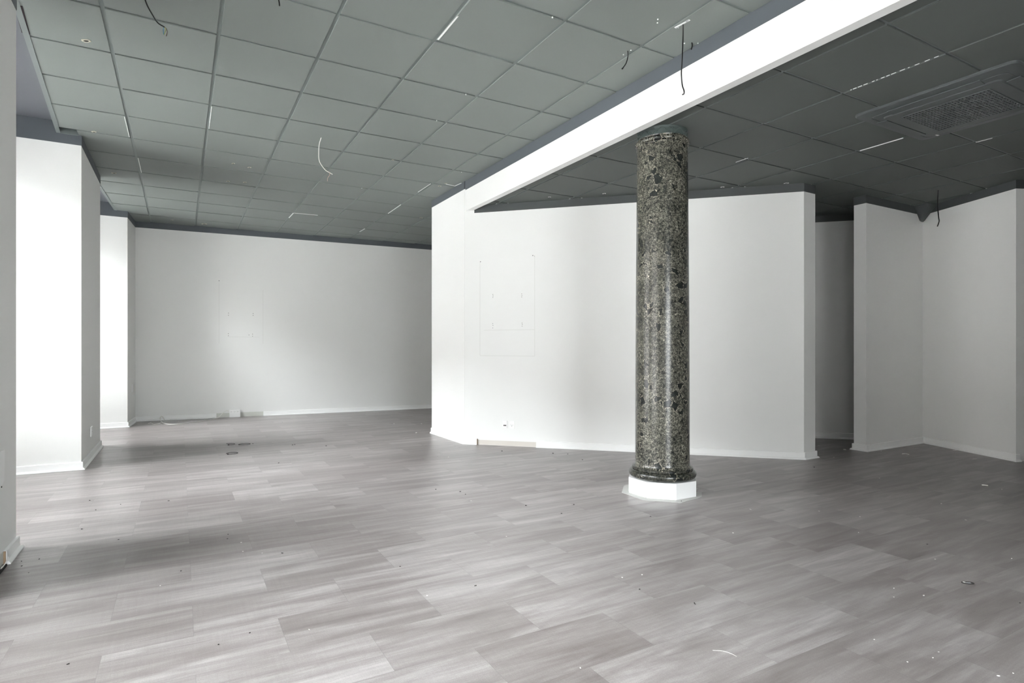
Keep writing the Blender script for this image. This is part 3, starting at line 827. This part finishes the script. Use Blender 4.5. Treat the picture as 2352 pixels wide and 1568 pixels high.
for a, b, w, h in ((0.019, 0.038, .005, .005), (0.039, 0.038, .005, .005), (0.028, 0.024, .005, .008)):
    bm = bmesh.new(); plate(fr, bm, a - w / 2, a + w / 2, b, b + h, 0.0115, 0.0129); link('pin_hole', bm, M_GRIT, t)
# outlet on the far face of the second pilaster
fr = local_frame((-0.790, 7.215, 0.225), (0, 1, 0), Z, (1, 0, 0))
t = thing('power_socket', 'small white power outlet low on the shaded face of the wide left pilaster', 'socket', fr(0.06, 0, 0))
bm = bmesh.new(); plate(fr, bm, 0, 0.130, 0, 0.098, 0, 0.012); bevel(bm, 0.02, 3); link('frame', bm, M_PLAST, t)
bm = bmesh.new(); disc(fr, bm, 0.06, 0.048, 0.026, 0.008, 0.0135); link('socket_face', bm, M_TRIM, t)
bm = bmesh.new(); plate(fr, bm, 0.05, 0.058, 0.044, 0.052, 0.0125, 0.0142); link('pin_hole', bm, M_GRIT, t)
# switch on the last pilaster
fr = local_frame((-0.627, 10.285, 0.47), (0.07, 1, 0), Z, (1, -0.07, 0))
t = thing('wall_switch', 'pale wall switch on the narrow shaded face of the farthest left pilaster', 'switch', fr(0.04, 0, 0))
bm = bmesh.new(); plate(fr, bm, 0, 0.08, 0, 0.12, 0, 0.009); bevel(bm, 0.002, 1); link('frame', bm, M_PLAST, t)
bm = bmesh.new(); plate(fr, bm, 0.015, 0.065, 0.02, 0.10, 0.008, 0.012); link('rocker', bm, M_TRIM, t)
# cover plate on the nearest pilaster
fr = local_frame((-0.79, 3.73, 0.415), (0, 1, 0), Z, (1, 0, 0))
t = thing('cover_plate', 'white blank cover plate on the nearest wall at the left picture edge', 'plate', fr(0.07, 0, 0))
bm = bmesh.new(); vs = [fr(-0.02, 0.0, 0), fr(0.125, 0.0, 0), fr(0.175, 0.02, 0), fr(0.185, 0.165, 0), fr(0.175, 0.175, 0), fr(-0.02, 0.175, 0)]
lo = [bm.verts.new(v) for v in vs]; hi = [bm.verts.new(v + Vector((0.004, 0, 0))) for v in vs]
bm.faces.new(lo[::-1]); bm.faces.new(hi)
for k in range(6): bm.faces.new((lo[k], lo[(k + 1) % 6], hi[(k + 1) % 6], hi[k]))
bmesh.ops.recalc_face_normals(bm, faces=bm.faces)
link('plate', bm, M_PLAST, t)
bm = bmesh.new(); disc(fr, bm, 0.132, -0.006, 0.004, 0, 0.003, 8); link('screw', bm, M_GRIT, t)
# raw end of the nearest baseboard and bare wall beside it
bm = bmesh.new(); box(bm, -0.790, -0.7785, 3.888, 3.899, 0.004, 0.070); link('raw_edge', bm, M_RAW, WALLS[2])
bm = bmesh.new(); box(bm, -0.790, -0.7872, 3.36, 3.888, 0.0, 0.072); link('bare_strip', bm, M_GREENB, WALLS[2])
bm = bmesh.new(); box(bm, -0.790, -0.770, 3.36, 3.88, 0.0, 0.010); link('dark_gap', bm, M_HOLE, WALLS[2])
for k, (dy, dz) in enumerate(((0.0, 0.0), (0.012, 0.004))):
    bm = bmesh.new(); tube(bm, spline([(-0.770, 3.895 + dy, 0.030 + dz), (-0.775, 3.86, 0.016), (-0.780, 3.80 + dy, 0.008 + dz)], 5), 0.003, 6)
    tag(smooth(link('loose_wire', bm, M_WCABLE), 60), 'thin pale wire end sticking out beside the broken baseboard at the left edge', 'wire', 'wire ends by the broken baseboard')

# triple socket block at the back wall
bx = back_dir.to_3d() if hasattr(back_dir, 'to_3d') else Vector((back_dir.x, back_dir.y, 0)); bx = Vector((back_dir.x, back_dir.y, 0)); bn = Vector((back_dir.y, -back_dir.x, 0))
fr = local_frame((0.700, back_at(0.700), 0.0), bx, Z, bn)
t = thing('socket_block', 'white box with three power sockets standing against the back wall in the baseboard gap', 'socket', fr(0.08, 0, 0.02))
bm = bmesh.new(); plate(fr, bm, 0, 0.160, 0.0, 0.062, 0.001, 0.040); bevel(bm, 0.002, 1); link('lower_box', bm, M_PLAST, t)
bm = bmesh.new(); plate(fr, bm, 0, 0.160, 0.064, 0.122, 0.001, 0.043); bevel(bm, 0.002, 1); link('upper_box', bm, M_PLAST, t)
for k in range(3):
    a = 0.034 + 0.046 * k
    bm = bmesh.new(); disc(fr, bm, a, 0.093, 0.0185, 0.040, 0.0445, 18); s_ = link('socket_face', bm, M_TRIM, t)
    bm = bmesh.new(); tube(bm, [fr(a + 0.018 * math.cos(q), 0.093 + 0.018 * math.sin(q), 0.044) for q in [math.radians(120 + 12 * w) for w in range(14)]], 0.0013, 5); link('rim', bm, M_LINE, s_)
    bm = bmesh.new(); plate(fr, bm, a - 0.008, a - 0.004, 0.090, 0.096, 0.0435, 0.0455); plate(fr, bm, a + 0.004, a + 0.008, 0.090, 0.096, 0.0435, 0.0455); link('pin_hole', bm, M_GRIT, s_)
# white cable from the block, lying along the floor with a coil and a plug
def fl(x, y, z=0.004): p = on_z(x, y, 0); return Vector((p.x, p.y, z))
def nearback(px, py, off):         # a point a given distance in front of the back wall under a pixel
    d = ray(px, py); x0, y0 = BACK[0]; n_ = Vector((back_dir.y, -back_dir.x))
    k = (x0 * n_.x + y0 * n_.y + off) / (d[0] * n_.x + d[1] * n_.y)
    return Vector((d[0] * k, d[1] * k, H + d[2] * k))
t = thing('extension_cable', 'thin white cable running from the three-socket box along the back wall to a loose coil', 'cable', fl(500, 962, 0))
path = [nearback(527, 945, 0.035), nearback(520, 943, 0.05), nearback(512, 948, 0.07), nearback(503, 957, 0.10), fl(496, 961), fl(470, 966), fl(440, 970), fl(410, 974), fl(388, 974.5), fl(375, 972), nearback(369, 965, 0.25), nearback(368, 959, 0.25), nearback(372, 956, 0.25), nearback(376, 960, 0.25), nearback(377, 966, 0.26), nearback(373, 971, 0.27), fl(366, 972.5), fl(354, 975)]
bm = bmesh.new(); tube(bm, spline([Vector((p.x, p.y, max(p.z, 0.005))) for p in path], 8), 0.0058, 7); smooth(link('sheath', bm, M_WCABLE, t), 60)
for qs in ([(354, 975), (346, 974), (342, 973)], [(354, 975), (345, 971.5), (340, 973.5)], [(346, 972), (345, 971), (347, 970)], [(354, 975), (365, 974), (371, 975)]):
    bm = bmesh.new(); tube(bm, spline([fl(*q, 0.006) for q in qs], 5), 0.004, 6); smooth(link('conductor', bm, M_WCABLE, t), 60)

# wall marks: faint outlines of filled panels, screw holes (parts of their walls)
def wline(wall, a, b, out, w=0.004):
    a = Vector(a); b = Vector(b); d = (b - a).normalized(); side = d.cross(out).normalized()
    bm = bmesh.new(); obox(bm, a - side * w / 2, d, side, out, (b - a).length, w, 0.0007)
    return link('filler_line', bm, M_LINE, wall)
pb = lambda s, z: on_part(s, z)
for a, b in (((3.034, 2.12), (3.034, 1.035)), ((3.495, 2.16), (3.495, 1.03)), ((3.034, 1.035), (3.495, 1.03)), ((3.069, 1.33), (3.495, 1.33))):
    wline(WP, pb(*a), pb(*b), n45, 0.003)
wline(WP, Vector((2.9, 6.232, 0.08)), Vector((2.9, 6.232, 2.74)), Vector((-1, 0, 0)), 0.002)
bbk = lambda x, z: Vector((x, back_at(x), z))
for a, b in (((0.69, 1.311), (1.15, 1.311)), ((1.204, 2.1), (1.204, 1.2)), ((0.55, 2.2), (0.55, 1.2))):
    wline(WB, bbk(*a), bbk(*b), bn, 0.003)
def screwhole(wall, p, n_, r=0.0035):
    bm = bmesh.new(); tube(bm, [p, p + n_ * 0.0012], r, 8); link('screw_hole', bm, M_HOLE, wall)
for s, zz in ((3.144, (1.742, 1.725, 1.708)), (3.388, (1.740, 1.722, 1.706)), (3.143, (1.405, 1.385, 1.355)), (3.391, (1.408, 1.390, 1.372))):
    for k, z in enumerate(zz): screwhole(WP, on_part(s + 0.002 * (k % 2), z), n45)
screwhole(WP, on_part(3.038, 2.126), n45, 0.005); screwhole(WP, on_part(3.480, 2.172), n45, 0.005); screwhole(WP, on_part(3.493, 2.165), n45, 0.003)
for x, zz in ((0.687, (1.700, 1.666)), (1.055, (1.704, 1.672)), (0.686, (1.364, 1.330)), (1.045, (1.361, 1.328)), (0.992, (1.346,))):
    for z in zz: screwhole(WB, bbk(x, z), bn, 0.005)
screwhole(WB, bbk(0.55, 2.22), bn, 0.006)

# ------------------------------------------------------------------ bits on the floor
def ring(px, py, r, rad, mat, label, open_=0.0, sq=0.6, a=0.0, **kw):
    c = on_z(px, py, 0); bm = bmesh.new()
    n = 26; pts = []
    for k in range(n + 1):
        th = open_ / 2 + (2 * math.pi - open_) * k / n
        x_, y_ = r * math.cos(th), r * sq * math.sin(th)
        pts.append((c.x + x_ * math.cos(a) - y_ * math.sin(a), c.y + x_ * math.sin(a) + y_ * math.cos(a), rad + 0.0005 + 0.002 * abs(math.sin(th))))
    t = thing('cable_tie', label, 'cable tie', (c.x, c.y, 0))
    tube(bm, pts, rad, 6); smooth(link('loop', bm, mat, t), 60)
    bm = bmesh.new(); q = Vector(pts[0]); box(bm, q.x - 0.009, q.x + 0.006, q.y - 0.007, q.y + 0.007, 0.001, 0.009); link('catch', bm, mat, t)
    return t
ring(526, 1020.5, 0.062, 0.0022, M_GRIT, 'open black cable tie on the floor, leftmost of the far pair of ties', 2.6, 0.9, 3.3)
ring(562, 1020.5, 0.060, 0.0026, M_GRIT, 'closed black cable tie on the floor, right of the open one', 0.2, 0.9, 3.2)
ring(533, 1041.5, 0.058, 0.0026, M_GRIT, 'black cable tie on the floor, nearest the camera of the three ties', 0.9, 0.9, 3.5)
c = on_z(2223, 1340, 0)
t = thing('zip_ring', 'small black and white ring lying on the dark floor at the right', 'ring', (c.x, c.y, 0))
bm = bmesh.new(); tube(bm, [(c.x + 0.024 * math.cos(q) * 1.0, c.y + 0.012 * math.sin(q), 0.004) for q in [2 * math.pi * k / 24 for k in range(25)]], 0.0026, 6)
bmesh.ops.rotate(bm, verts=bm.verts, cent=c, matrix=Matrix.Rotation(-0.75, 3, 'Z')); link('loop', bm, M_GRIT, t)
bm = bmesh.new(); box(bm, c.x - 0.012, c.x + 0.012, c.y - 0.004, c.y + 0.004, 0.001, 0.005); bmesh.ops.rotate(bm, verts=bm.verts, cent=c, matrix=Matrix.Rotation(-0.75, 3, 'Z')); link('inner_strip', bm, M_METAL, t)
bm = bmesh.new(); q = on_z(2214, 1339, 0); box(bm, q.x - 0.004, q.x + 0.004, q.y - 0.004, q.y + 0.004, 0.001, 0.007); link('tab', bm, M_CHIPS, t)

rd = random.Random(11)
chip_meshes = []
for k in range(5):
    bm = bmesh.new(); bmesh.ops.create_icosphere(bm, subdivisions=1, radius=1.0)
    for v in bm.verts: v.co *= rd.uniform(0.6, 1.25)
    me = bpy.data.meshes.new('chip_shape'); bm.to_mesh(me); bm.free(); chip_meshes.append(me)
mesh_w = []; mesh_d = []
for me in chip_meshes:
    a = me.copy(); a.materials.append(M_CHIPS); mesh_w.append(a)
    b = me.copy(); b.materials.append(M_GRIT); mesh_d.append(b)
def bit(px, py, size, dark, label, group, name):
    p = on_z(px, py, 0)
    o = bpy.data.objects.new(name, rd.choice(mesh_d if dark else mesh_w)); COL.objects.link(o)
    sx, sy, sz = size * rd.uniform(0.8, 1.6), size * rd.uniform(0.6, 1.1), size * rd.uniform(0.35, 0.6)
    o.scale = (sx, sy, sz); o.rotation_euler = (0, 0, rd.uniform(0, 6.28)); o.location = (p.x, p.y, sz * 0.75)
    tag(o, label, 'crumb' if not dark else 'grit', group)
darkL = [(220, 1171), (277, 1158), (387, 1150), (272, 1239), (188, 1215), (90, 1284), (524, 1227), (522, 1237), (416, 1311), (648, 1270), (574, 1453), (502, 1480), (156, 1525), (749, 1024), (672, 1022), (677, 1021), (581, 1019), (66, 1315), (49, 1289), (50, 1300), (206, 1149), (640, 1063)]
darkC = [(919, 1301), (1208, 1161), (1318, 1159), (1092, 1345), (1069, 1135), (1057, 1129), (1290, 1179), (1338, 1056), (1270, 1041), (1304, 1043), (1153, 1036), (1001, 1124)]
darkR = [(1494, 1186), (1469, 1353), (2130, 1250), (1870, 1073), (1596, 1387), (1595, 1385), (2343, 1385)]
whiteL = [(602, 1270), (710, 1446), (368, 1345), (558, 1266), (554, 1246), (649, 969), (410, 968)]
whiteC = [(1429, 1326), (1163, 1232), (1333, 1534), (981, 1368), (1082, 1150), (1005, 1047), (1030, 1050), (968, 973), (956, 994), (905, 973)]
whiteR = [(1475, 1320), (1724, 1170), (1684, 1224), (1972, 1223), (1975, 1187), (2162, 1157), (2148, 1284), (2053, 1351), (2053, 1371), (2324, 1283), (2156, 1497), (2143, 1511), (2293, 1552), (2327, 1546), (2084, 1520), (1881, 1174), (2218, 1194), (2301, 1124), (2008, 1469), (2122, 1368), (1880, 1024), (2024, 1036), (2020, 1098), (1915, 1050)]
for pts, dark, lab, grp in ((darkL, 1, 'speck of dark grit on the bright floor on the window side', 'dark grit on the window side of the floor'),
                            (darkC, 1, 'speck of dark grit on the mid-grey floor before the partition', 'dark grit before the partition'),
                            (darkR, 1, 'speck of dark grit on the darker floor right of the column', 'dark grit right of the column'),
                            (whiteL, 0, 'crumb of white plaster on the bright floor on the window side', 'plaster crumbs on the window side of the floor'),
                            (whiteC, 0, 'crumb of white plaster on the mid-grey floor before the partition', 'plaster crumbs before the partition'),
                            (whiteR, 0, 'crumb of white plaster on the darker floor right of the column', 'plaster crumbs right of the column')):
    for px, py in pts:
        p = on_z(px, py, 0); dep = p.x * math.sin(YAW) + p.y * math.cos(YAW)
        bit(px, py, 0.0011 * dep * (1.0 if dark else 0.95) + 0.0012, dark, lab, grp, 'grit_speck' if dark else 'plaster_crumb')
def sliver(qs, label, rad=0.003, mat=M_CHIPS, name='plastic_sliver'):
    bm = bmesh.new(); tube(bm, spline([fl(*q, rad + 0.001) for q in qs], 5), rad, 6)
    tag(smooth(link(name, bm, mat), 60), label, 'scrap')
sliver([(1937, 1033), (1943, 1033.4)], 'tiny white scrap on the floor at the mouth of the dark passage', 0.006)
sliver([(2072, 1043), (2080, 1042.6), (2088, 1044.6)], 'curved white sliver on the floor before the right inner corner', 0.004)
sliver([(2189, 1035), (2198, 1034.2)], 'thin pale sliver on the floor close to the right wall baseboard', 0.003)
sliver([(2234, 1055.5), (2244, 1055)], 'short white sliver on the floor before the right wall', 0.005)
sliver([(2255, 1114.5), (2262, 1115), (2269, 1116)], 'flat white flake on the dark floor at the far right', 0.004)
sliver([(1637, 1494), (1660, 1495.5), (1678, 1501), (1692, 1508)], 'thin pale curved thread on the floor at the bottom edge', 0.0007, M_LINE)

# ------------------------------------------------------------------ outside
bm = bmesh.new(); box(bm, -30, -2.2, -30, 40, -0.25, -0.13); box(bm, -2.2, 30, -30, YF - 0.3, -0.25, -0.13)
struct(link('outside_pavement', bm, M_PAVE))

bm = bmesh.new(); box(bm, -14, -12, -26, 40, -0.2, 7.0)  # unseen building, added and sized to hold back light from the low sky
fb = struct(link('added_sky_blocker', bm, M_BLOCKER))
for k in range(9):
    for z in (1.0, 3.8):
        bm = bmesh.new(); box(bm, -12.03, -11.98, -12 + k * 4.2, -10 + k * 4.2, z, z + 1.9); link('sky_blocker_window', bm, M_HOLE, fb)
# ------------------------------------------------------------------ light
W = bpy.data.worlds.new('sky'); S.world = W; W.use_nodes = True
nt = W.node_tree; bg = nt.nodes['Background']
bg.inputs['Color'].default_value = (0.965, 0.95, 0.995, 1); bg.inputs['Strength'].default_value = 1.0
SKY = 16.0
# overcast sky: dim at the horizon, brightest overhead
wtc = nt.nodes.new('ShaderNodeTexCoord'); wsp = nt.nodes.new('ShaderNodeSeparateXYZ')
nt.links.new(wtc.outputs['Generated'], wsp.inputs[0])
wz = math_node(nt.nodes, nt.links, 'MAXIMUM', wsp.outputs[2], 0.0)
wz = math_node(nt.nodes, nt.links, 'POWER', wz, 1.3)
wl = math_node(nt.nodes, nt.links, 'MULTIPLY', math_node(nt.nodes, nt.links, 'ADD', math_node(nt.nodes, nt.links, 'MULTIPLY', wz, 2.6), 0.22), SKY)
nt.links.new(wl, bg.inputs['Strength'])
def portal(loc, rot, sx, sy):
    l = bpy.data.lights.new('daylight_portal', 'AREA'); l.shape = 'RECTANGLE'; l.size = sx; l.size_y = sy
    l.cycles.is_portal = True
    o = bpy.data.objects.new('daylight_portal', l); COL.objects.link(o); o.location = loc; o.rotation_euler = rot
    return o
for y0, y1 in bays:
    portal((XGL - 0.08, (y0 + y1) / 2, 1.585), (0, -math.pi / 2, 0), 2.93, y1 - y0)
for w in FW:
    portal(((w[0] + w[1]) / 2, YF - 0.18, (0.25 + FWZ) / 2), (math.pi / 2, 0, 0), w[1] - w[0], FWZ - 0.25)

# ------------------------------------------------------------------ camera
cam = bpy.data.cameras.new('camera'); co = bpy.data.objects.new('camera', cam); COL.objects.link(co)
cam.sensor_width = 36; cam.lens = FPX * 36 / 2352
cam.shift_x = 0; cam.shift_y = (CYP - 784) / 2352
cam.clip_start = 0.02
co.location = (0, 0, H); co.rotation_euler = (math.pi / 2, 0, -YAW)
S.camera = co
vs = S.view_settings
S.display_settings.display_device = 'sRGB'
vs.view_transform = 'Standard'; vs.look = 'None'; vs.gamma = 1; vs.use_curve_mapping = False
vs.exposure = 2.0
S.cycles.max_bounces = 9; S.cycles.diffuse_bounces = 5; S.cycles.use_light_tree = False; S.cycles.glossy_bounces = 3; S.cycles.transparent_max_bounces = 8
S.cycles.use_adaptive_sampling = True; S.cycles.adaptive_threshold = 0.025
S.cycles.sample_clamp_indirect = 25
S.cycles.use_denoising = True
